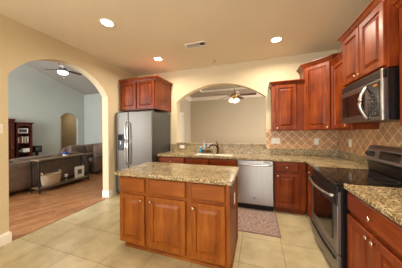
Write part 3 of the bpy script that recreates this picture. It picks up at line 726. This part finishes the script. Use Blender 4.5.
# ------------------------------------------------------------------ living room furniture
def cushion(mb, x0, x1, y0, y1, z0, z1, rr=.05):
    """soft rounded block"""
    cx, cy, cz = (x0 + x1) / 2, (y0 + y1) / 2, (z0 + z1) / 2; hx, hy, hz = (x1 - x0) / 2, (y1 - y0) / 2, (z1 - z0) / 2
    n = 10; rg = []
    def se(t_, p=.35): return math.copysign(abs(t_) ** p, t_)
    for i in range(n + 1):
        a = -PI / 2 + PI * i / n; cr = max(abs(math.cos(a)) ** .35, .02) if abs(math.cos(a)) > 1e-6 else .02
        rg.append([(cx + hx * cr * se(math.cos(q * 2 * PI / 24)), cy + hy * cr * se(math.sin(q * 2 * PI / 24)), cz + hz * se(math.sin(a))) for q in range(24)])
    return mb.rings(rg)
def sofa(label, loc, rz, w, seats, cat='sofa', name='sofa', hb=.86):
    """local: back plane at y=0 facing +y away; seats towards -y"""
    t = thing(name, label, cat, loc, rz)
    d_ = .92
    MB().box(.05, w - .05, -d_ + .06, -.06, .08, .32).obj('base_frame', M['leather'], t, .03, 3)
    cushion(MB(), .02, w - .02, -.24, 0.0, .10, hb - .06).obj('back_frame', M['leather'], t)
    aw = .2
    for s_ in (0, 1):
        x0 = 0 if s_ == 0 else w - aw
        cushion(MB(), x0, x0 + aw, -d_, -.02, .08, .62).obj('arm', M['leather'], t)
    sw = (w - 2 * aw) / seats
    for i in range(seats):
        cushion(MB(), aw + i * sw, aw + (i + 1) * sw, -d_, -.2, .28, .48).obj('seat_cushion', M['leather'], t)
        cushion(MB(), aw + i * sw, aw + (i + 1) * sw, -.42, -.1, .46, hb).obj('back_cushion', M['leather'], t)
    for x in (.08, w - .12):
        for y in (-d_ + .08, -.12): MB().box(x, x + .05, y, y + .05, 0, .09).obj('leg', M['iron'], t)
    return t
# sofa with its back to the kitchen, behind the console table (local -y -> world -X, rz=-90: (0,-1)->(-1,0))
s1 = sofa('brown leather sofa with its back to the archway, behind the console table', (-5.02, 4.0, 0), R(-90), 2.7, 3, hb=.80)
sofa('brown leather loveseat at the far side of the room before the small arch', (-7.0, 4.25, 0), R(90), 1.65, 2, hb=.88)
sofa('brown leather armchair beyond the right end of the console table', (-5.95, 5.05, 0), R(0), .98, 1, 'armchair', 'armchair', hb=.98)

# console table
cxa, cxb, cya, cyb = -4.98, -4.66, 2.47, 3.66
t = thing('console_table', 'long console table with black iron frame behind the leather sofa', 'table', ((cxa + cxb) / 2, (cya + cyb) / 2, 0))
hx, hy = (cxb - cxa) / 2, (cyb - cya) / 2
MB().box(-hx, hx, -hy, hy, .735, .765).obj('tabletop', M['ctop'], t, .004)
MB().box(-hx + .01, hx - .01, -hy + .01, hy - .01, .095, .118).obj('shelf', M['ctop'], t, .003)
for sx in (-1, 1):
    for sy in (-1, 1):
        x, y = sx * (hx - .014), sy * (hy - .014)
        MB().box(x - .012, x + .012, y - .012, y + .012, 0, .735).obj('leg', M['iron'], t)
for sy in (-1, 1):
    y = sy * (hy - .014)
    m = MB(); m.tube([(-hx + .02, y, .12), (hx - .02, y, .72)], .008, 6).tube([(hx - .02, y, .12), (-hx + .02, y, .72)], .008, 6); m.obj('cross_brace', M['iron'], t)
for sx in (-1, 1):
    for z in (.712, .072): MB().box(sx * (hx - .024), sx * (hx - .002), -hy + .03, hy - .03, z, z + .023).obj('rail', M['iron'], t)
# basket
wick, nt, b = base('wicker', .85)
wv = N(nt, 'ShaderNodeTexWave', Scale=30.0, Distortion=1.5); wv.bands_direction = 'Z'; nt.links.new(coords(nt), wv.inputs['Vector'])
nt.links.new(ramp(nt, wv.outputs['Fac'], [(0.0, (158, 132, 106)), (1.0, (214, 192, 166))]), b.inputs['Base Color']); bump(nt, b, wv.outputs['Fac'], .6, .004)
t = thing('wicker_basket', 'pale wicker basket with handles on the left end of the console shelf', 'basket', (-4.82, 2.80, .119))
def oval(z, a, b_, n=28): return [(a * math.cos(q * 2 * PI / n), b_ * math.sin(q * 2 * PI / n), z) for q in range(n)]
MB().rings([oval(0, .10, .17), oval(.01, .115, .185), oval(.12, .125, .20), oval(.245, .135, .21), oval(.255, .138, .213), oval(.25, .122, .197), oval(.05, .11, .18), oval(.03, .10, .17)]).obj('basket_body', wick, t)
for s_ in (-1, 1):
    MB().tube([(s_ * .0 + .05 * math.cos(PI * i / 8), s_ * .195, .24 + .075 * math.sin(PI * i / 8)) for i in range(9)], .009, 8).obj('basket_handle', wick, t)
# candle jar and framed print on the shelf, box and blue flowers on top
t = thing('candle_lantern', 'small pewter hurricane candle holder in the middle of the console shelf', 'candle holder', (-4.80, 3.13, .119))
MB().lathe([(.045, 0), (.05, .01), (.02, .03), (.018, .06), (.04, .085), (.045, .10)], (0, 0, 0), 18).obj('holder', plain('pewter', (120, 112, 104), .35, .6), t)
MB().lathe([(.035, .10), (.035, .17), (.002, .172)], (0, 0, 0), 16).obj('candle', M['paper'], t)
t = thing('framed_print', 'white framed print with dark figures standing on the console shelf', 'picture frame', (-4.80, 3.48, .119), R(90))
MB().frame(.26, .31, [(0, -.016), (.003, -.018), (.02, -.018), (.022, -.0165), (.025, -.0165)]).moved(-.13, 0, 0).obj('frame', M['paper'], t)
MB().box(-.06, .06, -.0175, -.016, .09, .22).obj('print', M['photo'], t)
t = thing('flower_dish', 'low white dish with blue flowers on the console tabletop', 'decoration', (-4.82, 3.13, .765))
MB().lathe([(.04, 0), (.055, .02), (.07, .04), (.062, .04), (.03, .02)], (0, 0, 0), 20).obj('dish', M['ceramic'], t)
fl = plain('blue_petals', (38, 66, 150), .6)
for i in range(7):
    a = i * 2.4; r_ = .02 + .008 * i
    MB().sphere((r_ * math.cos(a), r_ * math.sin(a), .06 + .016 * (i % 3)), .03, .03, .026, 6).obj('flower', fl, t)

# bookcase against the far wall: local front faces +X world (rz = +90)
t = thing('bookcase', 'dark cherry bookcase with crown top against the living room wall', 'bookcase', (-7.66, 3.46, 0), R(90))
bw, bh = .42, 1.66
m = MB(); m.box(0, .03, 0, .33, 0, bh).box(bw - .03, bw, 0, .33, 0, bh).box(.03, bw - .03, .31, .33, 0, bh)
m.obj('carcass', M['dkwood'], t, .003)
MB().box(-.0, bw, -.005, .33, bh, bh + .05).obj('top_board', M['dkwood'], t)
MB().box(-.0, bw + .04, -.04, .33, bh + .05, bh + .085).obj('cornice', M['dkwood'], t, .012)
for z in (.05, .36, .68, 1.01, 1.345): MB().box(.03, bw - .03, .0, .31, z, z + .025).obj('shelf', M['dkwood'], t)
ar = [(.03, bh)] + [(.03 + (bw - .06) * i / 12, bh - .08 + .05 * math.sin(PI * i / 12)) for i in range(13)] + [(bw - .03, bh)]
MB().prism(ar, 'y', -.002, .018).obj('arched_rail', M['dkwood'], t)
# taller flanking unit
t = thing('media_tower', 'taller dark cherry tower unit at the left of the bookcase, cut by the arch', 'cabinet', (-7.66, 2.93, 0), R(90))
MB().box(0, .48, 0, .33, 0, 1.78).obj('body', M['dkwood'], t, .003)
MB().box(-.04, .49, -.04, .33, 1.78, 1.85).obj('cornice', M['dkwood'], t, .012)
door(t, .03, .1, .42, 1.65, M['dkwood'], .38, .8)
# on its shelves
def on_shelf(x, y, z): # bookcase local -> world
    return (-7.66 - y, 3.46 + x, z)
t = thing('photo_frame', 'wide white photo frame on the upper bookcase shelf', 'picture frame', on_shelf(.21, .10, 1.371), R(90))
MB().frame(.27, .17, [(0, -.018), (.02, -.018), (.024, -.012), (.028, -.012)]).moved(-.14, 0, 0).obj('frame', M['paper'], t)
MB().box(-.11, .10, -.0135, -.012, .03, .14).obj('photograph', M['photo'], t)
bc = [(206, 196, 182), (160, 52, 44), (60, 60, 92), (222, 212, 190), (120, 70, 60), (188, 168, 128), (82, 96, 90), (214, 206, 196), (150, 60, 52)]
bn = ['cream', 'red', 'navy', 'ivory', 'brown', 'tan', 'grey-green', 'white', 'brick red']
x = .05
for i in range(8):
    th = .028 + .010 * ((i * 7) % 3) / 2; hh = .19 + .03 * ((i * 5) % 4) / 3
    t = thing('book', '%s book standing in the row on the middle bookcase shelf, %s' % (bn[i], 'leftmost' if i == 0 else 'rightmost' if i == 7 else 'right after the %s one' % bn[i - 1]), 'book', on_shelf(x + th / 2, .05, 1.036), R(90), 'books on the middle bookcase shelf')
    MB().box(-th / 2, th / 2, 0, .16, 0, hh).obj('cover', plain('book_cover', bc[i], .6), t, .002)
    MB().box(-th / 2 + .004, th / 2 - .004, .004, .162, .0, hh + .0015).obj('pages', M['paper'], t)
    x += th + .003
t = thing('storage_box', 'small white box on the lower bookcase shelf, right side', 'box', on_shelf(.28, .13, .707), R(90))
MB().box(-.09, .09, -.06, .06, 0, .10).obj('box_body', M['paper'], t, .004); MB().box(-.094, .094, -.064, .064, .10, .125).obj('lid', M['paper'], t, .004)
t = thing('bowl', 'pale green bowl on the lower bookcase shelf, left side', 'bowl', on_shelf(.13, .12, .706), R(90))
MB().lathe([(.03, 0), (.04, .02), (.06, .07), (.055, .07), (.03, .025), (.002, .02)], (0, 0, 0), 20).obj('bowl_body', plain('pale_green_glaze', (150, 172, 150), .3), t)
t = thing('speaker', 'small black speaker box on a stand beside the bookcase', 'speaker', (-7.66, 3.96, 0), R(90))
MB().box(0, .20, 0, .22, .66, .90).obj('cabinet', M['black'], t, .006)
MB().box(.07, .13, .08, .14, .02, .66).obj('stand', M['iron'], t); MB().box(.0, .2, .0, .22, 0, .02).obj('stand_base', M['iron'], t)
MB().lathe([(.085, 0), (.08, -.008), (.03, -.003), (.002, -.003)], (.10, 0, .78), 20, 'y').obj('driver', M['darkgrey'], bpy.data.objects['speaker'])
